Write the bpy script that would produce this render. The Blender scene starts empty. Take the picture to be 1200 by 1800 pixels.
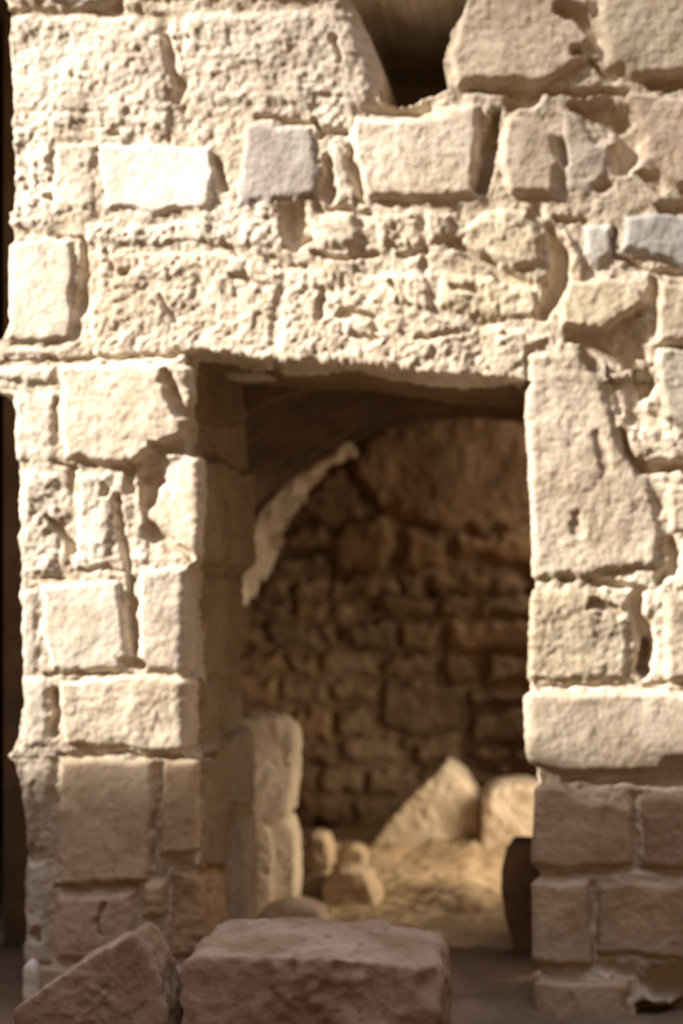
import bpy, math, random
import numpy as np
from mathutils import Vector
random.seed(7)
sc = bpy.context.scene
C = sc.collection

# ------------------------------------------------------------------ camera
F = 2500.0            # focal length in pixels of the 1200x1800 frame
VX, VY = 1000.0, 1000.0   # principal point of the shifted lens
H = 1.25              # eye height
D = 4.0               # distance to the wall face
S = D / F             # metres per pixel on the wall face
cam = bpy.data.cameras.new('camera'); camo = bpy.data.objects.new('camera', cam); C.objects.link(camo)
cam.sensor_fit = 'VERTICAL'; cam.sensor_height = 36.0; cam.sensor_width = 24.0; cam.lens = 36.0 * F / 1800.0
cam.shift_x = -(VX - 600.0) / 1800.0
cam.shift_y = (VY - 900.0) / 1800.0
camo.location = (0, 0, H); camo.rotation_euler = (math.pi / 2, 0, 0)
cam.clip_start = 0.05; cam.clip_end = 100
cam.dof.use_dof = True; cam.dof.focus_distance = 2.75; cam.dof.aperture_fstop = 1.8
sc.camera = camo

# ------------------------------------------------------------------ light
sc.view_settings.view_transform = 'Standard'; sc.view_settings.look = 'None'
sc.view_settings.gamma = 1.0; sc.view_settings.use_curve_mapping = False
sc.view_settings.exposure = 0.0

SUN_DIR = Vector((0.75, 0.33, -0.57)).normalized()
sl = bpy.data.lights.new('sun', 'SUN'); so = bpy.data.objects.new('sun', sl); C.objects.link(so)
sl.energy = 5.5; sl.angle = math.radians(1.2); sl.color = (1.0, 0.945, 0.86)
so.rotation_euler = SUN_DIR.to_track_quat('-Z', 'Y').to_euler(); so.location = (-6, 0, 7)

def area(name, loc, target, sx, sy, power, col, spread=180):
    l = bpy.data.lights.new(name, 'AREA'); o = bpy.data.objects.new(name, l); C.objects.link(o)
    l.shape = 'RECTANGLE'; l.spread = math.radians(spread); l.size = sx; l.size_y = sy; l.energy = power; l.color = col
    o.location = loc
    o.rotation_euler = (Vector(target) - Vector(loc)).to_track_quat('-Z', 'Y').to_euler()
    return o
# low daylight from the doorway and the window opening in the right wall of the back room
area('doorway_daylight', (0.53, 5.70, 0.66), (-0.75, 5.95, 0.12), 0.70, 0.62, 12, (1.0, 0.84, 0.62), 100)
area('court_daylight', (0.53, 6.85, 1.75), (-0.9, 7.1, 0.9), 0.7, 0.8, 6, (1.0, 0.82, 0.60))
# added unseen spot along the sun direction, brightens the left half of the wall
pl_ = bpy.data.lights.new('added_left_spot', 'SPOT'); po = bpy.data.objects.new('added_left_spot', pl_); C.objects.link(po)
pl_.energy = 80000; pl_.color = (1.0, 0.95, 0.87); pl_.spot_size = math.radians(7); pl_.spot_blend = 1.0; pl_.shadow_soft_size = 0.05
po.location = Vector((-1.3, 4.0, 0.72)) - SUN_DIR * 26; po.rotation_euler = (Vector((-1.6, 4.0, 2.0)) - po.location).to_track_quat('-Z', 'Y').to_euler()

w = bpy.data.worlds.new('world'); sc.world = w; w.use_nodes = True
nt = w.node_tree; nt.nodes.clear()
out = nt.nodes.new('ShaderNodeOutputWorld'); bg = nt.nodes.new('ShaderNodeBackground')
tc = nt.nodes.new('ShaderNodeTexCoord'); sp = nt.nodes.new('ShaderNodeSeparateXYZ'); rp = nt.nodes.new('ShaderNodeValToRGB')
nt.links.new(tc.outputs['Generated'], sp.inputs[0]); nt.links.new(sp.outputs['Z'], rp.inputs[0])
nt.links.new(rp.outputs[0], bg.inputs[0]); nt.links.new(bg.outputs[0], out.inputs[0])
e = rp.color_ramp.elements
e[0].position = 0.0; e[0].color = (0.60, 0.33, 0.095, 1)
e[1].position = 0.92; e[1].color = (5.4, 5.4, 6.4, 1)
m_ = e.new(0.40); m_.color = (0.46, 0.28, 0.13, 1)
m_ = e.new(0.70); m_.color = (0.50, 0.46, 0.48, 1)
bg.inputs[1].default_value = 0.40

# ------------------------------------------------------------------ noise
def _h(ix, iy, iz):
    n = (ix.astype(np.int64) * 374761393 + iy.astype(np.int64) * 668265263 + iz.astype(np.int64) * 2147483647 % 1274126177)
    n = (n ^ (n >> 13)) * 1274126177 & 0xffffffff
    n = (n ^ (n >> 16)) & 0xffffffff
    return n.astype(np.float64) / 4294967295.0
def vnoise(x, y, z):
    ix, iy, iz = np.floor(x), np.floor(y), np.floor(z)
    fx, fy, fz = x - ix, y - iy, z - iz
    fx = fx * fx * fx * (fx * (fx * 6 - 15) + 10); fy = fy * fy * fy * (fy * (fy * 6 - 15) + 10); fz = fz * fz * fz * (fz * (fz * 6 - 15) + 10)
    r = 0
    for a in (0, 1):
        wa = fx if a else 1 - fx
        for b in (0, 1):
            wb = fy if b else 1 - fy
            for c in (0, 1):
                wc = fz if c else 1 - fz
                r = r + wa * wb * wc * _h(ix + a, iy + b, iz + c * 1.0)
    return r * 2 - 1
def fbm(p, f, o=4, seed=0.0, gain=0.5):
    x, y, z = p[..., 0] * f + seed * 13.7, p[..., 1] * f + seed * 7.1, p[..., 2] * f - seed * 3.3
    t = 0; a = 1
    for k in range(o):
        t = t + a * vnoise(x, y, z); a *= gain
        x, y, z = x * 2.03 + 5.2, y * 2.03 + 1.3, z * 2.03 + 9.7
    return t
def sstep(t): t = np.clip(t, 0, 1); return t * t * (3 - 2 * t)

# ------------------------------------------------------------------ materials
def stone_mat(name, c1, c2, c3, rough=0.95, bump=0.6, scale=1.0, tint=True, speck=0.5):
    m = bpy.data.materials.new(name); m.use_nodes = True
    t = m.node_tree; t.nodes.clear(); N = t.nodes.new; L = t.links.new
    o = N('ShaderNodeOutputMaterial'); b = N('ShaderNodeBsdfPrincipled'); L(b.outputs[0], o.inputs[0])
    b.inputs['Roughness'].default_value = rough
    b.inputs['Specular IOR Level'].default_value = 0.12
    g = N('ShaderNodeNewGeometry')
    def noise(sc_, det, dist=0.0):
        n = N('ShaderNodeTexNoise'); n.inputs['Scale'].default_value = sc_ * scale; n.inputs['Detail'].default_value = det
        n.inputs['Distortion'].default_value = dist; L(g.outputs['Position'], n.inputs['Vector']); return n
    n1 = noise(5, 6, 0.4); r1 = N('ShaderNodeValToRGB'); L(n1.outputs[0], r1.inputs[0])
    r1.color_ramp.elements[0].position = 0.36; r1.color_ramp.elements[0].color = (*c1, 1)
    r1.color_ramp.elements[1].position = 0.66; r1.color_ramp.elements[1].color = (*c2, 1)
    n2 = noise(38, 5, 0.2); r2 = N('ShaderNodeValToRGB'); L(n2.outputs[0], r2.inputs[0])
    r2.color_ramp.elements[0].position = 0.30; r2.color_ramp.elements[0].color = (1, 1, 1, 1)
    r2.color_ramp.elements[1].position = 0.47; r2.color_ramp.elements[1].color = (0, 0, 0, 1)
    k = N('ShaderNodeMath'); k.operation = 'MULTIPLY'; L(r2.outputs[0], k.inputs[0]); k.inputs[1].default_value = speck
    mx = N('ShaderNodeMix'); mx.data_type = 'RGBA'; L(k.outputs[0], mx.inputs[0]); L(r1.outputs[0], mx.inputs[6]); mx.inputs[7].default_value = (*c3, 1)
    col = mx.outputs[2]
    if tint:
        oi = N('ShaderNodeObjectInfo'); mm = N('ShaderNodeMix'); mm.data_type = 'RGBA'; mm.blend_type = 'MULTIPLY'
        mm.inputs[0].default_value = 1; L(col, mm.inputs[6]); L(oi.outputs['Color'], mm.inputs[7]); col = mm.outputs[2]
    L(col, b.inputs['Base Color'])
    n3 = noise(95, 6, 0.3); n4 = noise(30, 5, 0.5)
    ad = N('ShaderNodeMath'); ad.operation = 'MULTIPLY_ADD'; L(n4.outputs[0], ad.inputs[0]); ad.inputs[1].default_value = 2.2; L(n3.outputs[0], ad.inputs[2])
    bp = N('ShaderNodeBump'); bp.inputs['Strength'].default_value = bump; bp.inputs['Distance'].default_value = 0.0028
    L(ad.outputs[0], bp.inputs['Height']); L(bp.outputs[0], b.inputs['Normal'])
    return m
M_STONE = stone_mat('weathered_limestone', (0.50, 0.415, 0.32), (0.68, 0.60, 0.49), (0.36, 0.26, 0.165), bump=0.8)
M_MORTAR = stone_mat('rubble_mortar', (0.47, 0.38, 0.28), (0.66, 0.57, 0.45), (0.33, 0.235, 0.145), bump=1.0, scale=1.2)
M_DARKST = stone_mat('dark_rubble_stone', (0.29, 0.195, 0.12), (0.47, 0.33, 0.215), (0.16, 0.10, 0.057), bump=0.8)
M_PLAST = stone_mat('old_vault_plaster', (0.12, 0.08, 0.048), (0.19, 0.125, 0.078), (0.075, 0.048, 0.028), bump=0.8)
M_DIRT = stone_mat('dry_dirt', (0.36, 0.255, 0.155), (0.50, 0.37, 0.235), (0.26, 0.18, 0.105), bump=0.8, scale=1.3)
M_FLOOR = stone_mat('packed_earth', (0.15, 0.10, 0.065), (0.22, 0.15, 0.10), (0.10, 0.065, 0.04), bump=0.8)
M_FALL = stone_mat('fallen_block_stone', (0.24, 0.165, 0.105), (0.42, 0.33, 0.25), (0.13, 0.08, 0.042), bump=0.7)

# ------------------------------------------------------------------ mesh helpers
def mesh_from(name, V, Fc, mat, parent=None, smooth=True, sharp=None):
    me = bpy.data.meshes.new(name); me.from_pydata([tuple(v) for v in V], [], Fc); me.update()
    me.materials.append(mat)
    me.polygons.foreach_set('use_smooth', [smooth] * len(me.polygons))
    if sharp is not None:
        s = set(sharp); arr = [tuple(sorted(ed.vertices)) in s for ed in me.edges]
        at = me.attributes.new('sharp_edge', 'BOOLEAN', 'EDGE'); at.data.foreach_set('value', arr)
    o = bpy.data.objects.new(name, me); C.objects.link(o)
    if parent is not None: o.parent = parent
    return o
def struct(o): o['kind'] = 'structure'; return o
def tag(o, label, cat, group=None):
    o['label'] = label; o['category'] = cat
    if group: o['group'] = group
    return o
def box_vf(x0, y0, z0, x1, y1, z1):
    V = [(x, y, z) for z in (z0, z1) for y in (y0, y1) for x in (x0, x1)]
    Fc = [(0, 2, 3, 1), (4, 5, 7, 6), (0, 1, 5, 4), (2, 6, 7, 3), (0, 4, 6, 2), (1, 3, 7, 5)]
    return V, Fc
def boxes(name, bl, mat, parent=None):
    V = []; Fc = []
    for b in bl:
        v, f = box_vf(*b); n = len(V); V += v; Fc += [tuple(i + n for i in q) for q in f]
    return mesh_from(name, V, Fc, mat, parent, smooth=False)
def compact(V, Q, skirt=0.06, N=None):
    """faces Q (n,4) into V; a skirt of depth `skirt` closes the block backwards along -N"""
    used, inv = np.unique(Q.ravel(), return_inverse=True)
    q = inv.reshape(-1, 4); v = V[used]
    ed = {}
    for f in q.tolist():
        for i in range(4):
            a, b = f[i], f[(i + 1) % 4]
            k = (a, b) if a < b else (b, a)
            ed[k] = ed.get(k, []) + [(a, b)]
    bd = [x[0] for x in ed.values() if len(x) == 1]
    vs = v.tolist(); n = N[used]; mp = {}
    fc = [tuple(f) for f in q.tolist()]
    for a, b in bd:
        for i in (a, b):
            if i not in mp:
                mp[i] = len(vs); vs.append((v[i] - n[i] * skirt).tolist())
    for a, b in bd: fc.append((b, a, mp[a], mp[b]))
    return vs, fc, [tuple(sorted(x)) for x in bd]

# ------------------------------------------------------------------ stones as traced outlines (pixels of the photograph on the wall face)
def inside_dist(poly, u, v):
    n = len(poly); ins = np.zeros(u.shape, bool); d = np.full(u.shape, 1e9)
    for i in range(n):
        x0, y0 = poly[i]; x1, y1 = poly[(i + 1) % n]
        c = (y0 > v) != (y1 > v)
        xx = (x1 - x0) * (v - y0) / ((y1 - y0) if y1 != y0 else 1e-9) + x0
        ins ^= c & (u < xx)
        ex, ey = x1 - x0, y1 - y0
        t = np.clip(((u - x0) * ex + (v - y0) * ey) / (ex * ex + ey * ey + 1e-9), 0, 1)
        d = np.minimum(d, np.hypot(u - x0 - t * ex, v - y0 - t * ey))
    return ins, d
def line_dist(pts, u, v):
    """distance to a polyline of (x, y, halfwidth) normalised by the local half width"""
    d = np.full(u.shape, 1e9)
    if len(pts) == 1: pts = [pts[0], (pts[0][0] + .5, pts[0][1] + .5, pts[0][2])]
    for (x0, y0, w0), (x1, y1, w1) in zip(pts[:-1], pts[1:]):
        ex, ey = x1 - x0, y1 - y0
        t = np.clip(((u - x0) * ex + (v - y0) * ey) / (ex * ex + ey * ey + 1e-9), 0, 1)
        d = np.minimum(d, np.hypot(u - x0 - t * ex, v - y0 - t * ey) / (w0 + t * (w1 - w0)))
    return d

class Masonry:
    """relief of a wall: stones = dict(poly, off mm, tilt mm per 100px in x and y, r px edge, tint, rough)"""
    def __init__(s): s.st = []; s.pits = []; s.mort = lambda u, v: -0.010 + 0 * u; s.warp = 5.0; s.nz = 1.0
    def add(s, poly, off=4, tx=0, ty=0, r=12, tint=(1, 1, 1), rough=1.0, name='masonry_block', label=None):
        s.st.append(dict(poly=poly, off=off / 1000, tx=tx / 1e5, ty=ty / 1e5, r=r, tint=tint, rough=rough, name=name, label=label))
    def rect(s, x0, y0, x1, y1, *a, **k):
        j = lambda: random.uniform(-4, 4)
        s.add([(x0 + j(), y0 + j()), (x1 + j(), y0 + j()), (x1 + j(), y1 + j()), (x0 + j(), y1 + j())], *a, **k)
    def pit(s, depth, *pts, sharp=0.45): s.pits.append((depth / 1000, pts, sharp))
    def relief(s, P, u, v, us=1.0):
        """P base points (…,3), u v picture coords; returns height and id"""
        wu = u + s.warp * fbm(P, 14, 3, 1) / us * 1.0; wv = v + s.warp * fbm(P, 14, 3, 2)
        big = fbm(P, 5.0, 3, 3); mid = fbm(P, 22, 4, 4); fin = fbm(P, 70, 3, 5)
        rag = np.abs(fbm(P, 30, 3, 6))
        m = s.mort(u, v) + s.nz * (0.005 * big + 0.0055 * mid + 0.0030 * fin - 0.0030 * rag)
        h = m.copy(); ids = np.full(u.shape, -1)
        for i, st in enumerate(s.st):
            xs = [p[0] for p in st['poly']]; ys = [p[1] for p in st['poly']]
            sel = (wu > min(xs) - 1) & (wu < max(xs) + 1) & (wv > min(ys) - 1) & (wv < max(ys) + 1)
            if not sel.any(): continue
            a, b = wu[sel], wv[sel]
            ins, d = inside_dist(st['poly'], a, b)
            cx, cy = sum(xs) / len(xs), sum(ys) / len(ys)
            top = st['off'] + st['tx'] * (a - cx) + st['ty'] * (b - cy) + s.nz * st['rough'] * (0.0065 * big[sel] + 0.0026 * mid[sel] + 0.0024 * fin[sel] * st['rough'])
            k = sstep(d / st['r']) ** 0.8
            hh = m[sel] * (1 - k) + top * k
            cur = h[sel]; ci = ids[sel]
            cur = np.where(ins, hh, cur); ci = np.where(ins, i, ci); h[sel] = cur; ids[sel] = ci
        pu = u + 6.5 * fbm(P, 17, 4, 8, .6); pv = v + 6.5 * fbm(P, 17, 4, 9, .6)
        for depth, pts, sh in s.pits:
            xs = [p[0] for p in pts]; ys = [p[1] for p in pts]; W = max(p[2] for p in pts) * 1.6 + 8
            sel = (pu > min(xs) - W) & (pu < max(xs) + W) & (pv > min(ys) - W) & (pv < max(ys) + W)
            if not sel.any(): continue
            d = line_dist(pts, pu[sel], pv[sel])
            d = d * (1 + 0.22 * big[sel] + 0.18 * mid[sel])
            k = sstep((1.2 - d) / (1.2 - sh))
            h[sel] = h[sel] * (1 - 0.5 * k) - depth * k
        return h, ids

def build_sheets(name, masonry, sheets, mat_stone, mat_mortar, Dw, skirt=0.05, extra=None):
    """sheets: list of (X px grid, Y px grid, depth grid) on the wall at distance Dw"""
    Vall = []; Nall = []; Qall = []; Iall = []; n0 = 0
    for (gx, gy, gd) in sheets:
        s_ = Dw / F
        B = np.stack([(gx - VX) * s_, Dw + gd, H + (VY - gy) * s_], -1)
        du = np.gradient(B, axis=1); dv = np.gradient(B, axis=0)
        Nn = np.cross(dv, du); Nn /= np.linalg.norm(Nn, axis=-1, keepdims=True) + 1e-12
        if Nn[..., 1].mean() > 0: Nn = -Nn
        Nn[gd <= 1e-9] = (0.0, -1.0, 0.0)
        u = VX + (gx - VX) * Dw / (Dw + gd); v = VY + (gy - VY) * Dw / (Dw + gd)
        h, ids = masonry.relief(B, u, v)
        V = B + Nn * h[..., None]
        r, c = u.shape; idx = np.arange(r * c).reshape(r, c)
        Q = np.stack([idx[:-1, :-1], idx[1:, :-1], idx[1:, 1:], idx[:-1, 1:]], -1).reshape(-1, 4)
        Vf = V.reshape(-1, 3); Nf = Nn.reshape(-1, 3)
        a, b, c2 = Vf[Q[:, 0]], Vf[Q[:, 1]], Vf[Q[:, 2]]
        fn = np.cross(b - a, c2 - a)
        if (fn * Nf[Q[:, 0]]).sum(1).mean() < 0: Q = Q[:, ::-1]
        Vall.append(Vf); Nall.append(Nf); Qall.append(Q + n0); Iall.append(ids[:-1, :-1].reshape(-1)); n0 += len(Vf)
    V = np.concatenate(Vall); N = np.concatenate(Nall); Q = np.concatenate(Qall); I = np.concatenate(Iall)
    vs, fc, sh = compact(V, Q[I == -1], skirt, N)
    if extra:
        for b in extra:
            bv, bf = box_vf(*b); k = len(vs); vs += [list(x) for x in bv]; fc += [tuple(i + k for i in q) for q in bf]
    root = mesh_from(name, vs, fc, mat_mortar, sharp=sh); struct(root)
    for i, st in enumerate(masonry.st):
        q = Q[I == i]
        if len(q) < 6: continue
        vs, fc, sh = compact(V, q, skirt, N)
        o = mesh_from(st['name'], vs, fc, mat_stone, root, sharp=sh); o.color = (*st['tint'], 1)
        if st['label']: o['label'] = st['label']
    return root

# ------------------------------------------------------------------ the main wall
W = Masonry()
def wmort(u, v):
    m = -0.007 + 0 * u
    m = np.where((u < 620) & (v < 640), -0.001, m)
    m = np.where((u < 335) & (v > 640) & (v < 1330), -0.003, m)
    return np.where(v > 1340, -0.008, m)
W.mort = wmort
def cr(k=1.0, t=(1, 1, 1)): return tuple(k * c for c in t)
CREAM = (1.10, 1.12, 1.12); TAN = (0.92, 0.88, 0.82); GREY = (0.80, 0.86, 0.95); PINK = (0.92, 0.84, 0.80); BR = (0.80, 0.72, 0.62); WHITE = (1.25, 1.33, 1.42)
RV = (0.52, 0.43, 0.35)  # reveal stones: dirty brown, with shade painted into the tint
RT = (0.80, 0.78, 0.74)
W.add([(352, 600), (470, 600), (470, 1800), (366, 1800)], -5, r=3, tint=(.50, .40, .31), name='reveal_shade_base')  # base added behind the reveal stones, its dark tint stands for shade
# top courses
W.rect(-60, -150, 78, 10, 8); W.rect(84, -150, 182, 10, 10, tint=GREY); W.rect(220, -150, 330, 6, 6); W.rect(340, -150, 590, 0, 6)
W.add([(14, 28), (240, 26), (288, 45), (300, 110), (296, 190), (290, 228), (100, 222), (20, 214)], 2, rough=1.3, r=10)
W.add([(318, 22), (590, 10), (628, 50), (655, 100), (662, 190), (540, 200), (470, 188), (330, 185), (322, 90)], 6, tx=-2, rough=1.25, r=22)
W.add([(822, -30), (950, -30), (1040, -10), (1048, 60), (1010, 120), (960, 150), (800, 152), (786, 90)], 14, ty=3, r=14, tint=(.98, .93, .88), rough=.9)
W.add([(1052, -60), (1300, -60), (1300, 138), (1110, 140), (1072, 120), (1050, 60)], 18, r=16, tint=(.9, .88, .82), rough=.9)
W.rect(1310, -100, 1440, 140, 8, tint=TAN)
W.rect(600, -150, 810, -40, 4, tint=TAN)
W.rect(835, -150, 1010, -45, 6, tint=TAN); W.rect(1020, -150, 1240, -75, 6, tint=TAN)
# second course
W.rect(18, 236, 88, 400, 0, rough=1.6); W.rect(94, 250, 168, 372, 5, tint=CREAM)
W.add([(172, 252), (368, 258), (378, 300), (370, 372), (190, 372)], 7, rough=.45, tint=WHITE, r=8, label='smooth whitish block')
W.add([(428, 222), (452, 214), (545, 222), (560, 300), (552, 345), (480, 352), (412, 368), (424, 290)], 6, rough=.5, tint=(.70, .72, .80), r=10, label='blue-grey block with a pinkish patch')
W.add([(580, 246), (600, 256), (618, 320), (632, 350), (586, 362)], 6, r=8)
W.rect(556, 165, 606, 232, 0, r=8, rough=1.3)
W.add([(618, 205), (690, 208), (765, 186), (848, 182), (846, 230), (834, 345), (800, 352), (650, 350), (632, 318), (612, 240)], 12, tx=-3, rough=.8, r=13, tint=(1.02, 1, .97))
W.add([(884, 206), (915, 200), (975, 232), (990, 290), (975, 345), (890, 348), (872, 296), (880, 262)], 16, tx=-6, rough=.6, r=16, tint=(.97, .95, .92))
W.add([(985, 190), (1020, 200), (1042, 250), (1076, 240), (1066, 312), (1036, 332), (992, 330), (984, 262)], 2, tx=-8, rough=.7, r=12, tint=(.86, .86, .88))
W.add([(1096, 152), (1180, 170), (1300, 180), (1300, 325), (1190, 330), (1130, 285), (1118, 225)], 20, tx=3, r=12, tint=PINK, rough=.9)
W.rect(1310, 165, 1440, 350, 6, tint=TAN)
# rubble band
W.add([(12, 424), (122, 420), (130, 480), (128, 596), (14, 600)], 10, rough=.5, tint=CREAM, r=8, label='smooth pale block at the end of the wall')
W.rect(150, 392, 372, 432, 3, rough=1.5); W.rect(416, 372, 498, 432, 2, rough=1.5)
W.add([(560, 380), (620, 372), (640, 410), (620, 440), (556, 440)], 9, r=20, tint=(.95, .95, .94))
W.rect(660, 372, 740, 434, 3, rough=1.6, tint=TAN); W.rect(750, 366, 800, 424, 5, rough=1.4, tint=TAN)
W.add([(806, 400), (850, 362), (930, 370), (956, 420), (962, 460), (900, 478), (862, 452)], 12, rough=1.3, r=16, tint=(.94, .93, .86))
W.add([(984, 396), (1004, 420), (1030, 462), (1020, 500), (998, 470)], 10, r=8, tint=TAN)
W.add([(1026, 396), (1080, 396), (1078, 450), (1052, 472), (1024, 452)], 8, r=12, tint=GREY, rough=.6, label='small blue-grey wedge stone')
W.add([(1098, 380), (1150, 372), (1300, 380), (1300, 478), (1200, 474), (1094, 444)], 14, ty=6, r=12, tint=(.68, .76, .86), rough=.7, label='blue-grey stone with a sloping lower edge')
W.rect(1310, 360, 1440, 480, 6, tint=TAN)
# lintel
W.add([(150, 444), (380, 440), (500, 470), (486, 560), (476, 720), (160, 628), (156, 500)], 3, rough=1.35, r=10, tint=(1.03, 1, .96))
W.add([(506, 466), (640, 480), (744, 478), (760, 540), (800, 560), (930, 580), (976, 594), (932, 610), (936, 760), (480, 760), (488, 600)], 5, ty=3, rough=1.45, r=12, tint=(.96, .93, .88), name='lintel', label='long rough lintel over the doorway')
W.add([(770, 470), (860, 480), (940, 490), (950, 560), (860, 566), (768, 540)], 3, rough=1.3, r=14, tint=(.90, .87, .78))
W.add([(978, 520), (1000, 488), (1070, 484), (1126, 510), (1140, 534), (1100, 560), (1060, 588), (984, 578)], 26, ty=16, r=12, tint=(.92, .9, .82))
W.add([(1158, 500), (1300, 490), (1300, 604), (1146, 604), (1150, 556)], 22, r=12, tint=TAN)
W.rect(-30, 608, 96, 628, 4)
W.rect(1310, 490, 1440, 604, 6, tint=TAN)
n_before_right = len(W.st)
# right pier
W.add([(924, 672), (924, 618), (1012, 614), (1064, 664), (1086, 760), (1110, 800), (1150, 860), (1172, 930), (1160, 1000), (1100, 1008), (1040, 1016), (905, 1020), (905, 695)], 8, tx=1, rough=.9, r=16, tint=(.93, .89, .85), label='tall upright grey-tan jamb stone')
W.add([(1150, 606), (1300, 606), (1300, 770), (1216, 770), (1164, 734), (1152, 680)], 24, r=14, tint=(.84, .86, .84))
W.add([(1096, 762), (1116, 756), (1142, 790), (1130, 808), (1108, 792)], 2, r=8, tint=TAN)
W.rect(1172, 850, 1300, 936, 6, r=12, tint=TAN); W.rect(1192, 950, 1300, 1030, 10, tint=TAN)
W.add([(905, 1036), (1030, 1030), (1096, 1060), (1108, 1110), (1104, 1196), (905, 1200)], 4, rough=1.1, r=12, tint=(.86, .83, .76))
W.rect(1164, 1046, 1300, 1196, 12, tx=-3, r=12, tint=(.84, .8, .74)); 
W.add([(905, 1212), (1300, 1208), (1300, 1350), (1100, 1362), (990, 1358), (905, 1345)], 16, rough=.7, r=14, tint=(.93, .89, .84))
W.add([(905, 1374), (990, 1380), (1040, 1400), (1112, 1410), (1114, 1524), (905, 1530)], 10, rough=.6, r=12, tint=(.9, .8, .7))
W.rect(1128, 1400, 1300, 1526, 4, rough=.8, tint=(.66, .56, .47))
W.add([(905, 1546), (1040, 1544), (1042, 1700), (905, 1694)], 12, rough=.6, tint=(.88, .78, .66)); W.rect(1050, 1546, 1300, 1686, 8, rough=.7, tint=(.84, .74, .62))
W.rect(910, 1718, 1104, 1900, 12, rough=.6, tint=(.9, .78, .64)); W.rect(1118, 1760, 1300, 1900, -20, tint=(.6, .5, .4))
for (y0, y1) in ((616, 780), (790, 1020), (1030, 1200), (1210, 1360), (1374, 1530), (1546, 1690), (1718, 1900)): W.rect(1306, y0, 1440, y1, 6, tint=TAN)
for st_ in W.st[n_before_right:]: st_['tint'] = tuple(.86 * c for c in st_['tint'])   # right hand jamb stones all a little darker
# left pier
W.rect(-30, 638, 98, 672, 6, tint=CREAM); W.rect(18, 682, 96, 812, 3)
W.add([(104, 640), (300, 634), (338, 645), (340, 700), (330, 770), (262, 800), (228, 828), (150, 816), (108, 812)], 22, tx=8, rough=.8, r=14, tint=(1.05, 1.03, 1))
W.rect(34, 826, 104, 1010, 2, rough=1.4); W.rect(134, 830, 196, 1004, 4, rough=1.2)
W.add([(236, 836), (280, 806), (345, 800), (362, 806), (362, 985), (330, 988), (262, 980), (240, 900)], -6, tx=24, rough=.8, r=10, tint=(.98, .95, .9))
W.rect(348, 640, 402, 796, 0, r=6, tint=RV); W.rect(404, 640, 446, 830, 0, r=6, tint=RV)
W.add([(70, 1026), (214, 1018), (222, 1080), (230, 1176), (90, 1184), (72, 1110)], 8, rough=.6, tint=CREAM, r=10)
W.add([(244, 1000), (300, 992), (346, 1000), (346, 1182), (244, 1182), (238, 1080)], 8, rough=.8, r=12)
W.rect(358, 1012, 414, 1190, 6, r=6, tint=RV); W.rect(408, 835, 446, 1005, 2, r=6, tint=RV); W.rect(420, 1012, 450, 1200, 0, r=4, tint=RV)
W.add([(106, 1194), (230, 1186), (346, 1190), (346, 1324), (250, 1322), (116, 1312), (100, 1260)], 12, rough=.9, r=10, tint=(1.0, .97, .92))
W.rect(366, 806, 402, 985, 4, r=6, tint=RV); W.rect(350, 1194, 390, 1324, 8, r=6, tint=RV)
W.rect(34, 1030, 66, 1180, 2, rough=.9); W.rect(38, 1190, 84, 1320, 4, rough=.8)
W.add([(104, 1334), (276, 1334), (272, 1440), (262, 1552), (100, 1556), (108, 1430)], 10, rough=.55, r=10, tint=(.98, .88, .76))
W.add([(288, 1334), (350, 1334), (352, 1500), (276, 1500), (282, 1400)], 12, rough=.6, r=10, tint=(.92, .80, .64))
W.rect(356, 1336, 398, 1530, 4, r=6, tint=RV); W.rect(402, 1215, 446, 1420, 2, r=6, tint=(.52,.48,.46)); W.rect(402, 1430, 448, 1640, 2, r=6, tint=(.5,.47,.46))  # greyer lower reveal stones, tints darkened for shade as well
W.rect(96, 1566, 236, 1690, 8, rough=.7, tint=(.92, .80, .74)); W.rect(246, 1544, 296, 1610, 10, r=14, tint=(.95, .84, .70))
W.rect(300, 1524, 398, 1680, 2, r=12, tint=(.70, .54, .40))
W.rect(40, 1345, 90, 1500, 2, rough=1.0, tint=(.80, .78, .76)); W.rect(40, 1512, 88, 1700, 6, rough=.8, tint=(.9, .9, .9))
W.rect(60, 1700, 240, 1900, 4, tint=BR); W.rect(250, 1692, 400, 1900, 4, tint=BR)
W.add([(348, 632), (400, 638), (450, 648), (550, 650), (640, 655), (700, 662), (760, 672), (850, 677), (918, 684), (918, 745), (348, 745)], 0, r=10, rough=1.2, tint=(.42, .33, .25), name='shaded_soffit', label='underside of the lintel with painted shade')  # lintel underside, tinted dark in place of shade
# hollows and open joints
P = W.pit
P(14, (16, 18, 8), (150, 24, 9), (240, 20, 10), (282, 36, 16)); P(30, (205, 4, 14)); P(14, (285, 50, 12), (298, 90, 12)); P(20, (290, 60, 10), (312, 150, 12), (308, 170, 12))
P(22, (312, 140, 14)); P(16, (320, 185, 8)); P(14, (330, 60, 6)); P(18, (200, 235, 9)); P(12, (296, 240, 7)); P(14, (85, 352, 9)); P(8, (90, 270, 5), (96, 300, 5))
P(26, (380, 285, 9), (392, 330, 9)); P(16, (455, 208, 7), (500, 212, 7), (545, 220, 6)); P(18, (590, 60, 8), (600, 110, 6))
P(28, (552, 212, 7), (566, 240, 8), (600, 232, 7)); P(34, (572, 280, 9), (578, 340, 10)); P(24, (608, 262, 8), (620, 300, 9), (634, 340, 8))
P(30, (515, 375, 22), (525, 410, 26)); P(46, (540, 425, 9)); P(16, (395, 425, 8), (420, 445, 6)); P(10, (470, 455, 6), (540, 470, 5))
P(26, (146, 425, 8), (150, 480, 9), (142, 550, 10)); P(10, (100, 412, 5), (140, 416, 6)); P(22, (216, 482, 10)); P(10, (280, 520, 6), (310, 560, 5)); P(5, (190, 440, 4), (200, 470, 5))
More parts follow.
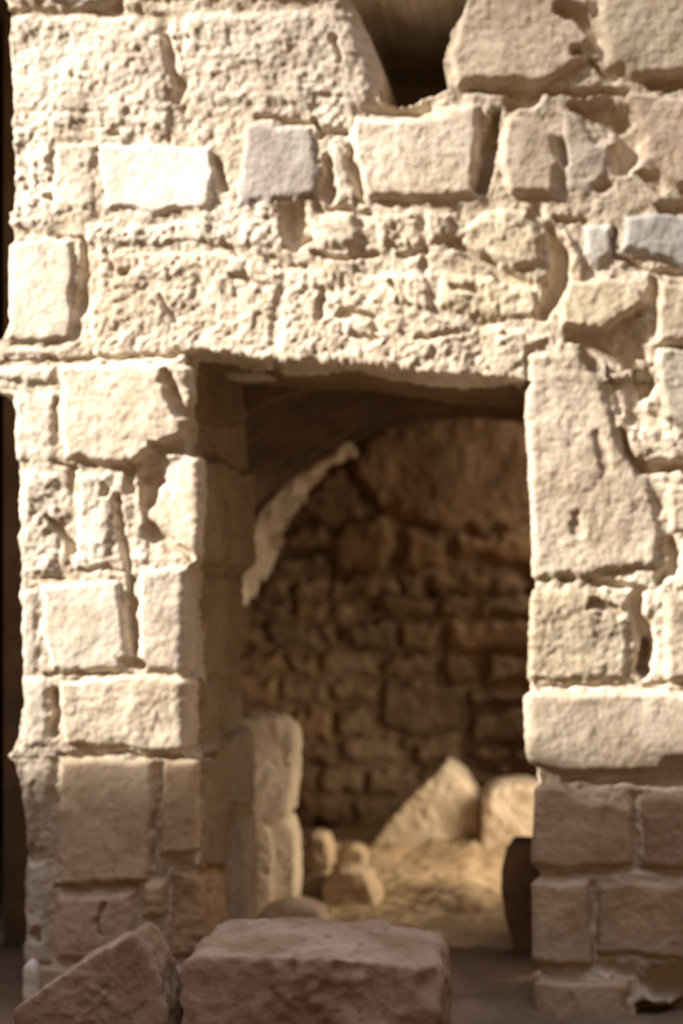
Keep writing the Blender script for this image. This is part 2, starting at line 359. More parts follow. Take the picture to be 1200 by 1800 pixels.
P(16, (560, 372, 7), (600, 364, 8), (650, 378, 8)); P(18, (560, 452, 7), (610, 456, 9), (660, 446, 6)); P(16, (700, 452, 8), (750, 440, 9), (748, 470, 10))
P(26, (792, 424, 9), (830, 446, 11), (880, 480, 12), (930, 500, 8)); P(20, (935, 375, 12), (960, 400, 14))
P(48, (970, 400, 14), (985, 470, 24), (975, 510, 22), (958, 550, 16)); P(14, (560, 560, 8), (570, 510, 6)); P(14, (600, 552, 10), (650, 560, 12), (664, 584, 8)); P(10, (620, 590, 8), (660, 600, 8)); P(10, (800, 500, 7), (850, 520, 8)); P(9, (740, 600, 6), (800, 590, 6))
P(12, (690, 500, 7), (720, 540, 6)); P(10, (400, 480, 6), (460, 500, 6))
# pocket in the top course, open joints round the right hand stones
P(60, (868, 195, 9), (862, 240, 16), (858, 280, 18), (846, 335, 12)); P(40, (865, 250, 8), (850, 320, 7))
P(30, (900, 178, 14), (940, 170, 16)); P(26, (830, 158, 7), (960, 160, 9), (1100, 160, 7)); P(28, (985, 250, 9), (990, 290, 7)); P(40, (1010, 182, 12), (1060, 190, 22), (1080, 215, 22)); P(50, (1090, 200, 18), (1108, 250, 22), (1096, 290, 16))
P(24, (1070, 320, 7), (1050, 330, 8)); P(30, (1135, 300, 10), (1165, 325, 12)); P(34, (1165, 362, 14), (1300, 355, 16)); P(40, (1150, 146, 16), (1300, 148, 16))
P(34, (985, 20, 16), (1020, 30, 22), (1038, 60, 16)); P(24, (1010, 95, 10)); P(26, (1040, 110, 10), (1070, 136, 10))
P(24, (985, 385, 8), (1025, 390, 6)); P(22, (1082, 400, 7), (1080, 450, 6)); P(26, (1150, 490, 10), (1146, 530, 12), (1120, 560, 8)); P(20, (1088, 452, 6), (1140, 476, 6), (1300, 490, 7))
P(26, (1005, 598, 16), (1040, 606, 22), (1090, 640, 30), (1130, 680, 24)); P(48, (1096, 605, 16), (1120, 640, 18), (1140, 690, 14))
P(26, (1110, 690, 20), (1120, 730, 22), (1160, 750, 14)); P(44, (1092, 760, 8), (1100, 790, 9), (1130, 816, 12), (1180, 820, 14), (1300, 840, 14))
P(16, (1080, 660, 10), (1088, 720, 10)); P(36, (1178, 955, 9), (1182, 990, 12), (1160, 1020, 9))
P(16, (985, 1022, 8), (1010, 1024, 6)); P(22, (1040, 1026, 8), (1080, 1030, 12), (1130, 1036, 10)); P(7, (1010, 900, 9), (1016, 930, 12)); P(6, (1050, 770, 10), (1060, 830, 12))
P(36, (1120, 1050, 12), (1130, 1100, 18), (1132, 1170, 16)); P(80, (1130, 1130, 8), (1132, 1180, 11)); P(16, (1040, 1060, 14), (1090, 1080, 10))
P(12, (940, 1205, 6), (1060, 1206, 5), (1180, 1202, 6)); P(20, (990, 1368, 6), (1060, 1376, 10), (1300, 1372, 12)); P(24, (1180, 1345, 18), (1300, 1340, 20)); P(16, (1118, 1400, 7), (1122, 1520, 7)); P(18, (940, 1538, 8), (1110, 1534, 7), (1300, 1536, 5)); P(14, (960, 1540, 14)); P(14, (1046, 1560, 5), (1046, 1690, 6)); P(20, (1020, 1704, 8), (1110, 1704, 12)); P(70, (1160, 1730, 36), (1300, 1720, 40)); P(70, (1130, 1780, 16), (1300, 1790, 40))
# left pier joints
P(9, (0, 633, 3), (60, 634, 5), (100, 634, 6), (200, 630, 5), (310, 626, 6)); P(12, (104, 700, 4), (102, 760, 6)); P(14, (100, 818, 5), (130, 822, 7)); P(24, (181, 862, 11)); P(12, (132, 826, 8), (124, 870, 5))
P(24, (88, 912, 7), (112, 935, 11), (124, 966, 10)); P(40, (208, 875, 7), (210, 930, 8), (222, 1000, 7), (232, 1080, 9), (240, 1140, 10)); P(30, (214, 1160, 9), (244, 1160, 12)); P(12, (150, 1000, 5), (215, 1008, 5)); P(16, (228, 820, 8), (226, 870, 7))
P(40, (252, 842, 16), (272, 838, 24), (258, 885, 16)); P(24, (262, 930, 16), (300, 955, 18), (335, 975, 10)); P(16, (300, 668, 20), (322, 730, 14)); P(14, (80, 1186, 5), (200, 1184, 4)); P(14, (320, 700, 6), (306, 690, 8)); P(18, (270, 785, 8), (330, 788, 9)); P(22, (354, 700, 3), (362, 760, 3), (390, 800, 4)); P(12, (60, 1014, 4), (110, 1016, 5))
P(30, (92, 1216, 8), (96, 1260, 10), (92, 1290, 8)); P(14, (100, 1328, 5), (230, 1328, 5), (380, 1330, 6)); P(12, (92, 1340, 5), (96, 1420, 6), (100, 1540, 5)); P(14, (282, 1344, 5), (274, 1440, 5), (264, 1520, 6)); P(20, (100, 1560, 6), (230, 1560, 7)); P(14, (58, 1380, 6), (56, 1500, 6)); P(22, (60, 1640, 8), (72, 1660, 6)); P(14, (300, 1516, 8), (340, 1530, 12), (396, 1535, 8)); P(12, (176, 1590, 5), (172, 1640, 5))
P(8, (345, 995, 5), (420, 1008, 4)); P(14, (390, 1196, 5), (390, 1320, 4))
# the pocket high in the wall
hole = [(612, -20), (640, 40), (664, 110), (664, 176), (700, 186), (786, 160), (784, 84), (822, 0), (830, -30)]

def wrap(edge, sign, r, dmax, n, back=False):
    """columns that turn a corner: list of (dx px, depth m); edge offset measured outwards with sign"""
    L = []
    for k in range(6):
        t = math.pi / 2 * k / 5
        L.append((sign * (-r + r * math.sin(t)), r * S * (1 - math.cos(t))))
    for k in range(1, n + 1): L.append((0.0, r * S + (dmax - r * S) * k / n))
    return L
YB = [(-60, 632), (0, 632), (100, 630), (200, 626), (300, 622), (345, 614), (400, 620), (450, 630), (550, 633), (640, 639), (700, 646), (760, 656), (850, 661), (922, 669), (940, 672), (1440, 672)]
yb = lambda x: np.interp(x, [p[0] for p in YB], [p[1] for p in YB])
XL = [(-160, 8), (0, 8), (60, 14), (200, 18), (400, 22), (560, 20), (600, 6), (622, -30), (668, -26), (678, 20), (800, 28), (1000, 33), (1200, 38), (1290, 26), (1322, 6), (1350, 22), (1400, 34), (1800, 42)]
xl = lambda y: np.interp(y, [p[0] for p in XL], [p[1] for p in XL])
XR = [(600, 322), (640, 326), (700, 330), (760, 328), (795, 332), (806, 348), (900, 350), (985, 346), (1005, 324), (1180, 320), (1192, 324), (1320, 322), (1334, 348), (1500, 348), (1600, 356), (1800, 362)]
xr = lambda y: np.interp(y, [p[0] for p in XR], [p[1] for p in XR])
XD = [(600, 930), (668, 924), (700, 928), (760, 934), (850, 934), (930, 940), (1020, 936), (1060, 932), (1200, 930), (1300, 934), (1360, 944), (1500, 940), (1700, 944), (1800, 950)]
xd = lambda y: np.interp(y, [p[0] for p in XD], [p[1] for p in XD])
rx = lambda x: np.interp(x, [290, 330, 915, 932], [1, 6, 6, 0])
STEP = 3.2; DM = 0.72
def columns(left, right, lw, rw, step=STEP):
    """parameter columns -> function(y) giving x px and depth arrays"""
    n = int(abs(np.mean(right) - np.mean(left)) / step)
    t = np.linspace(0, 1, n)
    return t
def sheet_pier(yrows, left, right, lw, rw, top):
    rows = len(yrows); L = left(yrows)[:, None]; R = right(yrows)[:, None]
    n = int((R.mean() - L.mean()) / STEP); t = np.linspace(0, 1, n)[None, :]
    rl = -lw[0][0] if lw else 0; rr_ = -rw[0][0] if rw else 0
    a = L + abs(lw[0][0] if lw else 0); b = R - abs(rw[0][0] if rw else 0)
    X = a + (b - a) * t; Dp = np.zeros_like(X)
    if lw:
        Xl = np.concatenate([L + dx for dx, dd in lw[1:]][::-1], 1); Dl = np.concatenate([np.full((rows, 1), dd) for dx, dd in lw[1:]][::-1], 1)
        X = np.concatenate([Xl, X], 1); Dp = np.concatenate([Dl, Dp], 1)
    if rw:
        Xr = np.concatenate([R + dx for dx, dd in rw[1:]], 1); Dr = np.concatenate([np.full((rows, 1), dd) for dx, dd in rw[1:]], 1)
        X = np.concatenate([X, Xr], 1); Dp = np.concatenate([Dp, Dr], 1)
    y0, y1 = yrows[0], yrows[-1]; tt = (yrows[:, None] - y0) / (y1 - y0)
    Y = top(X) + (y1 - top(X)) * tt
    return X, Y, Dp
yr = np.arange(612, 1790, STEP)
lpier = sheet_pier(yr, xl, xr, wrap(0, -1, 10, 0.6, 16), wrap(0, 1, 11, DM, 70), lambda x: yb(x) - 1)
rpier = sheet_pier(yr, xd, lambda y: 1430 + 0 * y, wrap(0, -1, 9, DM, 24), None, lambda x: yb(np.maximum(x, 930)) - 1)
# top band : bottom edge wraps into the soffit
xg = np.arange(0, 1, STEP / 1430.0)
ys = np.arange(-170, 640, STEP)
def top_band():
    tt = (ys + 170) / (ys[-1] + 170)
    rb = wrap(0, 1, 9, DM, 60)
    xfix = xg * 1430
    yrow = []
    Xf, Yf, Df = [], [], []
    lw = wrap(0, -1, 10, 0.6, 16)
    def row(y_nom, yoff_fn, dd):
        L = float(xl(np.array([y_nom]))[0])
        x = np.concatenate([[L + dx for dx, d_ in lw[1:]][::-1], L + 10 + (1430 - L - 10) * xg])
        d_ = np.concatenate([[q for dx, q in lw[1:]][::-1], np.zeros(len(xg))])
        Xf.append(x); Yf.append(yoff_fn(x)); Df.append(np.maximum(d_, dd))
    for k, y in enumerate(ys):
        f = tt[k]
        row(y, lambda x: -170 + (yb(x) - rx(x) + 170) * f, 0)
    for dx, dd in rb[1:]:
        row(630, lambda x: yb(x) + dx * rx(x) / 9.0, dd)
    return np.array(Xf), np.array(Yf), np.array(Df)
tb = top_band()
_old = W.relief
def relief(Pp, u, v, us=1.0):
    h, ids = Masonry.relief(W, Pp, u, v, us)
    pu = u + 5 * fbm(Pp, 18, 3, 11); pv = v + 5 * fbm(Pp, 18, 3, 12)
    ins, d = inside_dist(hole, pu, pv)
    k = np.where(ins & (Pp[..., 1] < D + .02), sstep(d / 7.0), 0)
    h = h * (1 - k) - 0.80 * k
    # worn lip under the pocket and rounded stone on its left
    lip = np.exp(-(((pu - 715) / 60) ** 2 + ((pv - 196) / 11) ** 2)); h = h - 0.035 * lip * (1 - k)
    side = sstep((pu - (600 + (pv - 20) * .33)) / 55) * (pu < 668) * (pv < 172) * (pv > -40) * (1 - k); h = h - 0.055 * side
    ids = np.where(k > 0.02, -1, ids)
    return h, ids
W.relief = relief
core = [(-3.04, 4.3, -0.1, -2.05, 4.6, 3.12), (-1.55, 4.50, 1.86, -0.82, 4.74, 3.12), (-0.06, 4.50, 1.86, 0.68, 4.74, 3.12), (-0.82, 4.50, 1.86, -0.06, 4.74, 2.40), (-0.9, 4.84, 1.9, 0.0, 4.92, 3.12), (-0.9, 4.1, 3.0, 0.0, 4.92, 3.12), (-1.53, 4.10, -0.1, -1.13, 4.70, 1.80), (-0.04, 4.14, -0.1, 0.68, 4.72, 1.80)]
for ry in range(-160, 1800, 190):
    x_ = -900 - random.randint(0, 80)
    while x_ < -330:
        w_ = random.randint(130, 250); W.rect(x_, ry, min(x_ + w_, -262), ry + 178, random.uniform(0, 12), tint=TAN); x_ += w_ + 10
yl = np.arange(-170, 1790, 6.0)
farw = sheet_pier(yl, lambda y: -900 + 0 * y, lambda y: -255 + 6 * np.sin(y / 70), None, wrap(0, 1, 10, 0.6, 20), lambda x: -170 + 0 * x)
lpier, rpier = lpier, rpier
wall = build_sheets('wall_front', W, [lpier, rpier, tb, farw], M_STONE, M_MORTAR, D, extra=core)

# ------------------------------------------------------------------ rubble wall at the back of the room
BW = Masonry(); BW.warp = 9; BW.nz = 2.1
BW.mort = lambda u, v: -0.042 + 0 * u
BD = 7.4
def bb(x0, y0, x1, y1, off=10, **k):
    k.setdefault('tint', cr(random.uniform(.85, 1.12), random.choice([(1, 1, 1), (1.04, .98, .92), (.97, .98, 1.0)])))
    k.setdefault('r', 8); k.setdefault('name', 'rubble_stone')
    BW.rect(x0, y0, x1, y1, off + random.uniform(-8, 10), **k)
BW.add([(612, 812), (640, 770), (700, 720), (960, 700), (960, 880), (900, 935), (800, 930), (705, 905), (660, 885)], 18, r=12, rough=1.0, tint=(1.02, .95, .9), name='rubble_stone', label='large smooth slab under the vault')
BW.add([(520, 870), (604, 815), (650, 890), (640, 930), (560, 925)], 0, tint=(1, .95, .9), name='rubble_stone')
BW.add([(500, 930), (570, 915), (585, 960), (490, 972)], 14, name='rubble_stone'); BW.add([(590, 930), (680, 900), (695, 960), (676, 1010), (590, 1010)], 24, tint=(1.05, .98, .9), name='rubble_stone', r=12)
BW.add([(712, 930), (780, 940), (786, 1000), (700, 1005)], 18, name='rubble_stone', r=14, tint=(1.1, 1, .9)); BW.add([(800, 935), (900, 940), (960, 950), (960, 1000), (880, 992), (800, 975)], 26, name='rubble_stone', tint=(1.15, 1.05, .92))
rows = [(975, 1010, [470, 580]), (1015, 1050, [400, 455, 505, 512, 580, 700, 745]), (1012, 1050, [760, 860, 960]), (1056, 1088, [440, 520, 580, 625, 632]), (1040, 1085, [668, 770, 830]), (1048, 1085, [836, 960]),
        (1094, 1140, [400, 470, 560, 600]), (1096, 1150, [610, 700, 765]), (1096, 1145, [785, 960]), (1145, 1190, [400, 500, 560, 650]), (1152, 1190, [660, 770]), (1150, 1205, [775, 845]), (1152, 1205, [855, 960]),
        (1196, 1240, [400, 490, 580, 665]), (1200, 1290, [672, 815]), (1212, 1240, [820, 960]), (1248, 1310, [825, 960]), (1248, 1300, [400, 500, 590, 660]), (1296, 1340, [600, 700, 815]), (1310, 1345, [400, 520, 590]), (1316, 1345, [820, 900, 960]),
        (1350, 1400, [400, 470, 560, 640, 760, 900]), (1406, 1460, [400, 520, 620, 720, 820, 960]), (1466, 1540, [400, 500, 640, 800, 960])]
for (y0, y1, xs) in rows:
    for a, b in zip(xs[:-1], xs[1:]):
        if b - a > 12: bb(a + 4, y0 + 2, b - 4, y1 - 3)
for y0 in range(640, 1540, 75):
    for x0 in (300, 965, 1050, 1135):
        if x0 == 300: bb(300, y0, 394, y0 + 68)
        else: bb(x0 + 4, y0, x0 + 80, y0 + 68)
for x0 in range(400, 960, 90): bb(x0, 590, x0 + 84, 690)
p = BW.pit
p(70, (606, 812, 7), (640, 860, 10), (664, 895, 8)); p(50, (664, 898, 6), (700, 912, 6), (760, 925, 5)); p(60, (490, 965, 6), (575, 970, 8), (582, 1010, 7)); p(90, (648, 1063, 15)); p(90, (590, 1110, 16)); p(60, (510, 1030, 8), (516, 1075, 7))
p(60, (750, 1020, 7), (756, 1050, 8)); p(70, (920, 1015, 12), (930, 1040, 10)); p(40, (790, 940, 6), (800, 985, 6)); p(60, (772, 1110, 8), (780, 1140, 8)); p(60, (850, 1160, 8), (848, 1200, 8)); p(60, (820, 1225, 7), (828, 1285, 7)); p(40, (700, 940, 6), (690, 990, 6)); p(50, (845, 1355, 6), (880, 1368, 6)); p(60, (720, 1330, 14), (735, 1360, 14)); p(50, (560, 1450, 16), (590, 1470, 16))
gx, gy = np.meshgrid(np.arange(290, 1230, 3.6), np.arange(580, 1530, 3.6))
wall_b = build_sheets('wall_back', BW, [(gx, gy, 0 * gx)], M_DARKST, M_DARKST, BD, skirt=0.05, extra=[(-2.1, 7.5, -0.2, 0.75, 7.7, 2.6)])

# ------------------------------------------------------------------ vault and side walls of the back room
VCX, VA, VB, VZ = -0.45, 1.06, 0.82, 1.10
Y0, Y1 = 4.70, 6.30
def vault_pt(t, y): return VCX - VA * math.cos(t), y, VZ + VB * math.sin(t)
nt_, ny = 220, 110
tt = np.linspace(0, math.pi, nt_); yy = np.linspace(Y0, Y1, ny)
T, YY = np.meshgrid(tt, yy)
B = np.stack([VCX - VA * np.cos(T), YY, VZ + VB * np.sin(T)], -1)
Nn = np.stack([np.cos(T), 0 * T, -np.sin(T)], -1)
hh = 0.020 * fbm(B, 4, 4, 21) + 0.012 * fbm(B, 14, 3, 22) + 0.004 * fbm(B, 50, 2, 23)
Vv = B + Nn * hh[..., None]
idx = np.arange(nt_ * ny).reshape(ny, nt_)
Q = np.stack([idx[:-1, :-1], idx[:-1, 1:], idx[1:, 1:], idx[1:, :-1]], -1).reshape(-1, 4)
vs = Vv.reshape(-1, 3).tolist(); fc = [tuple(f) for f in Q.tolist()]
# side walls under the springing and solid masonry over the vault
for b in [(-1.85, 4.70, -0.1, -1.51, 6.30, 1.12), (0.60, 4.70, -0.1, 0.84, 5.32, 1.12), (0.60, 6.08, -0.1, 0.84, 6.30, 1.12), (0.60, 5.32, 1.02, 0.84, 6.08, 1.12), (-1.85, 4.72, 1.97, 0.84, 6.30, 2.5)]:
    v_, f_ = box_vf(*b); k = len(vs); vs += [list(x) for x in v_]; fc += [tuple(i + k for i in q) for q in f_]
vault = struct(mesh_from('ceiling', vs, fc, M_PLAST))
# haunches that close the arch end
k_ = 48; hv = []; hf = []
for yv in (4.69, 4.76, 6.26, 6.34):
    for i in range(k_ + 1):
        t = math.pi * i / k_; x, _, z = vault_pt(t, yv); hv.append((x, yv, z)); hv.append((-1.85 if i < k_ * .25 else (0.80 if i > k_ * .75 else x), yv, z if (i < k_ * .25 or i > k_ * .75) else 2.5))
m = 2 * (k_ + 1)
for q_ in (0, 2 * m):
    for i in range(k_):
        a_ = q_ + 2 * i; b_ = a_ + m
        hf += [(a_, a_ + 1, a_ + 3, a_ + 2), (b_, b_ + 2, b_ + 3, b_ + 1), (a_, a_ + 2, b_ + 2, b_)]
mesh_from('arch_end', hv, hf, M_PLAST, vault, smooth=False)
# broken rim of pale plaster on the left haunch
NR, NC = 150, 40
rv = []
tA = np.linspace(math.radians(2), math.radians(60), NR)
Pm = []
for t in tA:
    z_ = VZ + VB * math.sin(t); q = (t - tA[0]) / (tA[-1] - tA[0])
    wd = float(np.interp(math.degrees(t), [0, 3, 10, 18, 28, 40, 52, 62], [.09, .10, .14, .165, .13, .09, .05, .012]))
    for j in range(NC):
        s_ = j / (NC - 1)
        x = VCX - (VA - s_ * wd * 1.0) * math.cos(t); z = VZ - .03 + (VB - s_ * wd * .8) * math.sin(t)
        Pm.append((x, 6.26 + s_ * 0.10, z))
Pm = np.array(Pm).reshape(NR, NC, 3)
nn = np.cross(np.gradient(Pm, axis=0), np.gradient(Pm, axis=1)); nn /= np.linalg.norm(nn, axis=-1, keepdims=True) + 1e-12
if nn[..., 1].mean() > 0: nn = -nn
ed = np.linspace(0, 1, NC)[None, :]
Pm = Pm + nn * (0.018 * fbm(Pm, 14, 4, 31) + 0.009 * fbm(Pm, 45, 3, 32))[..., None]
Pm[..., 0] += 0.028 * fbm(Pm, 14, 4, 33) * ed; Pm[..., 2] += 0.028 * fbm(Pm, 14, 4, 34) * ed
idx = np.arange(NR * NC).reshape(NR, NC); Q = np.stack([idx[:-1, :-1], idx[:-1, 1:], idx[1:, 1:], idx[1:, :-1]], -1).reshape(-1, 4)
v2, f2, sh = compact(Pm.reshape(-1, 3), Q, 0.12, nn.reshape(-1, 3))
rim = mesh_from('broken_plaster_edge', v2, f2, M_STONE, vault, sharp=sh); rim.color = (1.3, 1.28, 1.27, 1); rim['label'] = 'pale ragged edge of the broken vault'
# side walls of the rear court, with a window opening on the right
struct(boxes('wall_left', [(-2.1, 6.28, -0.2, -1.80, 7.6, 2.6)], M_DARKST))
struct(boxes('wall_right', [(0.56, 6.28, -0.2, 0.80, 6.45, 2.6), (0.56, 7.25, -0.2, 0.80, 7.6, 2.6), (0.56, 6.45, -0.2, 0.80, 7.25, 1.25), (0.56, 6.45, 2.25, 0.80, 7.25, 2.6)], M_DARKST))
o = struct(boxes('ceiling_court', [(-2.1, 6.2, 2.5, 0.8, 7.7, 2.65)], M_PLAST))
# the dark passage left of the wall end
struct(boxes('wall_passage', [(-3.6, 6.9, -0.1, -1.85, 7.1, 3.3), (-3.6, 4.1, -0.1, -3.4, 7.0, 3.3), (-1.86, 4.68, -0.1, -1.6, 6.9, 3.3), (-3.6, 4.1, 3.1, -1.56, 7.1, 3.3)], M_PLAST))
# high ruined wall opposite, out of the picture on the left: its top throws the shade on the lower wall
zt = 0.72 + (0.57 / 0.33) * (4 - 1.2)
xs = np.linspace(-9.6, -3.6, 60); vs = []; fc = []
for i, x in enumerate(xs):
    jz = zt + 0.02 * math.sin(i * 1.7) + 0.015 * math.sin(i * .61)
    for (yv, z) in ((0.9, -0.1), (0.9, jz), (1.2, jz), (1.2, -0.1)): vs.append((x, yv, z))
for i in range(len(xs) - 1):
    a = 4 * i
    for j in range(4): fc.append((a + j, a + (j + 1) % 4, a + 4 + (j + 1) % 4, a + 4 + j))
fc += [(0, 3, 2, 1), (len(vs) - 4, len(vs) - 3, len(vs) - 2, len(vs) - 1)]
struct(mesh_from('wall_opposite', vs, fc, M_STONE, smooth=False))

# ------------------------------------------------------------------ ground
def ground_z(x, y):
    P3 = np.stack([x, y, 0 * x], -1)
    z = 0.010 * fbm(P3, 3, 3, 41) + 0.007 * fbm(P3, 12, 4, 42) + 0.003 * fbm(P3, 45, 3, 43)
    inn = sstep((y - 4.75) / .5)
    z = z + inn * (0.030 * fbm(P3, 2.2, 3, 44) + 0.008 * fbm(P3, 20, 3, 45))
    z = z + 0.20 * np.exp(-(((x + 0.25) / .55) ** 2 + ((y - 6.9) / .55) ** 2)) * inn          # heap at the back on the right
    z = z - 0.09 * sstep((y - 6.2) / 1.0) * sstep((-0.75 - x) / .5)
    z = z - 0.05 * np.exp(-(((x + 0.40) / .09) ** 2 + ((y - 5.12) / .05) ** 2))                # small hollow
    z = z + 0.03 * np.exp(-(((x + 0.6) / .5) ** 2 + ((y - 5.6) / .4) ** 2))
    return z
gxx = np.concatenate([np.linspace(-10, -2.2, 20), np.arange(-2.1, 0.8, 0.011), np.linspace(0.9, 4, 10)])
gyy = np.concatenate([np.linspace(-3, 2.6, 15), np.arange(2.7, 4.7, 0.02), np.arange(4.7, 7.6, 0.011)])
X_, Y_ = np.meshgrid(gxx, gyy); Z_ = ground_z(X_, Y_)
def grid_obj(name, sel0, sel1, mat):
    x, y, z = X_[sel0:sel1], Y_[sel0:sel1], Z_[sel0:sel1]
    r, c = x.shape; idx = np.arange(r * c).reshape(r, c)
    Q = np.stack([idx[:-1, :-1], idx[:-1, 1:], idx[1:, 1:], idx[1:, :-1]], -1).reshape(-1, 4)
    return mesh_from(name, np.stack([x, y, z], -1).reshape(-1, 3).tolist(), [tuple(f) for f in Q.tolist()], mat)
cut = int(np.argmin(abs(gyy - 4.72)))
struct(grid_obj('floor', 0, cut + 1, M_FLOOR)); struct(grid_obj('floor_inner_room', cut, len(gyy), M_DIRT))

# ------------------------------------------------------------------ loose stones
def pxw(px, py, Y): return ((px - VX) * Y / F, H + (VY - py) * Y / F)
_ico = {}
def ico(n):
    if n in _ico: return _ico[n]
    import bmesh
    bm = bmesh.new(); bmesh.ops.create_icosphere(bm, subdivisions=n, radius=1.0)
    v = np.array([x.co[:] for x in bm.verts]); v /= np.linalg.norm(v, axis=1, keepdims=True)
    f = [tuple(q.index for q in p_.verts) for p_ in bm.faces]; bm.free(); _ico[n] = (v, f); return _ico[n]
def prism_rock(name, poly, Ya, Yb, mat, tint=(1, 1, 1), amp=0.010, p=16, sub=6, seed=1, lean=0.0, bite=None, parent=None, freq=9, topback=0.0, fx=0.0):
    """convex outline in picture px seen at distance Ya, carried back to Yb; topback slopes the top faces back"""
    pts = [pxw(a, b, Ya) for a, b in poly]
    A = sum(pts[i][0] * pts[(i + 1) % len(pts)][1] - pts[(i + 1) % len(pts)][0] * pts[i][1] for i in range(len(pts)))
    if A < 0: pts = pts[::-1]
    cx = sum(q[0] for q in pts) / len(pts); cz = sum(q[1] for q in pts) / len(pts); cy = (Ya + Yb) / 2
    pl = []
    for i in range(len(pts)):
        (x0, z0), (x1, z1) = pts[i], pts[(i + 1) % len(pts)]
        ex, ez = x1 - x0, z1 - z0; l = math.hypot(ex, ez)
        if l < 1e-6: continue
        n = Vector((ez / l, topback if -ex / l > 0.25 else 0.0, -ex / l))
        d = n.dot(Vector((x0 - cx, Ya - cy, z0 - cz)))
        d /= n.length; n.normalize(); pl.append((n, max(d, 0.008)))
    pl.append((Vector((fx, -1, lean)).normalized(), (Yb - Ya) / 2 * (1 - .25 * fx))); pl.append((Vector((0, 1, 0)), (Yb - Ya) / 2))
    v, f = ico(sub)
    acc = np.zeros(len(v))
    for n, d in pl: acc += (np.maximum(v @ np.array(n), 0) / d) ** p
    r = acc ** (-1.0 / p)
    co = v * r[:, None]
    wpos = co + np.array([cx, cy, cz])
    disp = amp * (fbm(wpos, freq, 4, seed) + 0.5 * fbm(wpos, freq * 4, 4, seed + 3))
    co = co + v * disp[:, None]
    if bite:
        for (bx, by, bz, br, bd) in bite:
            c = np.array([bx - cx, by - cy, bz - cz]); d = np.linalg.norm(co - c, axis=1)
            co = co - v * (bd * sstep(1 - d / br))[:, None]
    zb = min(q[1] for q in pts)
    if parent is None: org = np.array([cx, cy, zb])
    else: org = np.array(parent.location)
    V = co + np.array([cx, cy, cz]) - org
    o = mesh_from(name, V, f, mat, parent); 
    if parent is None: o.location = org
    o.color = (*tint, 1)
    return o
# foreground blocks
o = prism_rock('fallen_stone_block', [(20, 1776), (90, 1722), (150, 1688), (228, 1638), (240, 1638), (282, 1716), (306, 1930), (30, 1930)], 3.36, 3.50, M_FALL, (.96, .90, .86), amp=.009, p=40, seed=2)
tag(o, 'tilted brown stone block with a pointed top, in the lower left corner', 'stone block')
o = prism_rock('fallen_stone_block', [(318, 1684), (340, 1676), (470, 1680), (600, 1684), (700, 1694), (760, 1706), (772, 1724), (764, 1930), (326, 1930)], 3.34, 3.70, M_FALL, (1.05, 1.0, .98), amp=.014, p=34, seed=5, bite=[(-0.30, 3.34, 0.27, .07, .05)])
tag(o, 'long low stone block with a pale top lying across the doorway', 'stone block')
o = prism_rock('loose_stone', [(38, 1700), (50, 1690), (62, 1706), (66, 1766), (36, 1766)], 3.96, 4.06, M_STONE, (1.2, 1.25, 1.3), amp=.004, p=8, sub=4, seed=8)
tag(o, 'small whitish stone behind the tilted block at the foot of the wall end', 'stone')
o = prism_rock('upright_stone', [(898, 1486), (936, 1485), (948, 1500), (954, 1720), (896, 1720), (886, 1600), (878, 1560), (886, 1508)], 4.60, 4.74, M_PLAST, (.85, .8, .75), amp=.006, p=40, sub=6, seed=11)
tag(o, 'narrow dark upright stone against the right side of the doorway', 'stone')
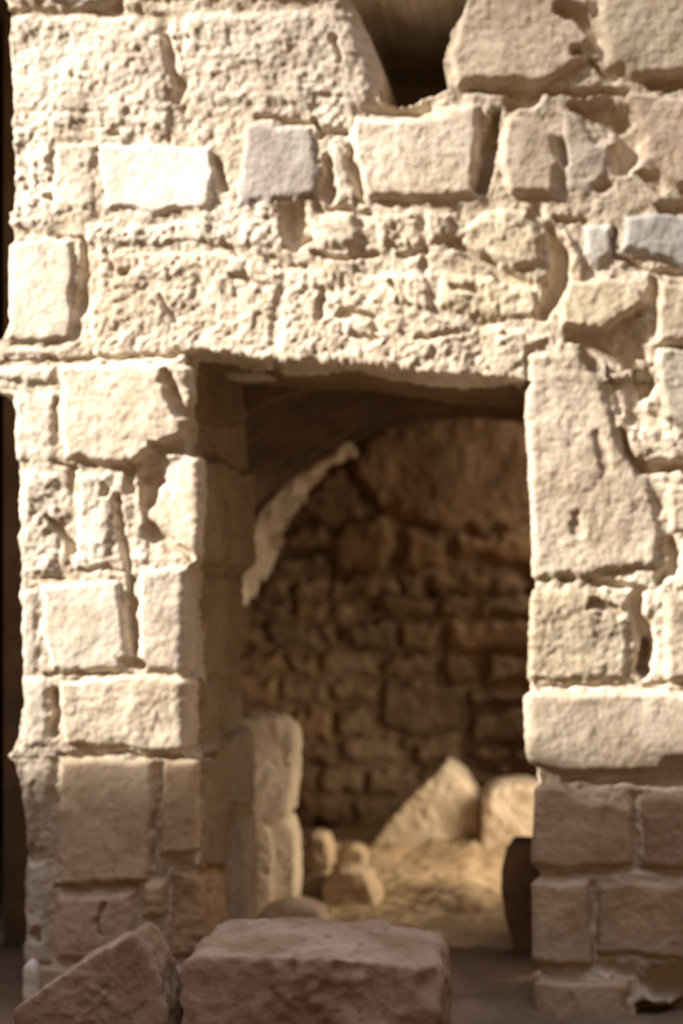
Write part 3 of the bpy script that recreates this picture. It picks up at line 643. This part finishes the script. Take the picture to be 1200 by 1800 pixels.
# pale stub of masonry inside the left jamb
st = bpy.data.objects.new('masonry_stub', None); C.objects.link(st); st.location = (pxw(470, 1640, 5.0)[0], 5.1, 0.0)
tag(st, 'pale broken masonry stub standing just inside the left jamb', 'masonry stub')
for i, (poly, ya, yb_) in enumerate([([(400, 1262), (440, 1256), (480, 1262), (504, 1290), (510, 1340), (500, 1440), (470, 1452), (400, 1452)], 4.98, 5.22),
                                    ([(400, 1446), (455, 1446), (470, 1470), (474, 1650), (400, 1650)], 4.95, 5.16),
                                    ([(468, 1446), (500, 1440), (514, 1480), (514, 1560), (508, 1640), (470, 1640)], 5.06, 5.24)]):
    oo = prism_rock('masonry_block', poly, ya, yb_, M_STONE, (1.2, 1.17, 1.15), amp=.009, p=28, sub=5, seed=20 + i, parent=st, freq=14, fx=0.8)
# stones of the heap
def rock(poly, ya, yb_, label, tint=(1.1, 1.05, 1), mat=M_STONE, **k):
    o = prism_rock('rubble_stone', poly, ya, yb_, mat, tint, **k); tag(o, label, 'stone'); return o
rock([(640, 1500), (655, 1462), (700, 1420), (752, 1352), (762, 1340), (770, 1342), (806, 1364), (836, 1400), (842, 1440), (838, 1530), (650, 1530)], 6.35, 6.7, 'large pale boulder with a pointed tip on the rubble heap', amp=.009, p=30, sub=6, seed=31)
rock([(846, 1400), (868, 1384), (920, 1382), (970, 1392), (980, 1520), (842, 1520)], 6.25, 6.6, 'rounded pale block beside the pointed boulder, behind the right jamb', amp=.008, p=14, sub=6, seed=33)
rock([(570, 1490), (640, 1440), (720, 1408), (745, 1420), (720, 1480), (700, 1520), (580, 1520)], 6.75, 7.1, 'brown sloping boulder at the foot of the back wall', (.8, .72, .62), amp=.02, p=8, sub=6, seed=35)
rock([(524, 1490), (545, 1466), (570, 1474), (580, 1500), (576, 1530), (528, 1530)], 5.75, 5.9, 'rounded stone beside the masonry stub, topmost of the small rubble', (.75, .66, .57), amp=.008, p=10, sub=5, seed=37)
rock([(592, 1500), (618, 1488), (642, 1502), (640, 1530), (590, 1530)], 5.9, 6.05, 'small brown stone in front of the sloping boulder', (.7, .62, .52), amp=.008, p=10, sub=4, seed=39)
rock([(560, 1560), (590, 1532), (640, 1536), (668, 1600), (640, 1630), (575, 1625)], 5.3, 5.5, 'flat pale stone lying on the dirt in the middle of the doorway', (.85, .76, .66), amp=.010, p=12, sub=5, seed=41)
rock([(512, 1560), (566, 1544), (574, 1560), (560, 1590), (512, 1595)], 5.4, 5.65, 'dark brown slab leaning beside the masonry stub', (.7, .6, .5), amp=.006, p=10, sub=5, seed=43)
rock([(452, 1606), (500, 1588), (560, 1600), (572, 1640), (452, 1645)], 4.78, 4.92, 'flat pale stone at the foot of the masonry stub', (1.05, .98, .9), amp=.007, p=9, sub=5, seed=45)
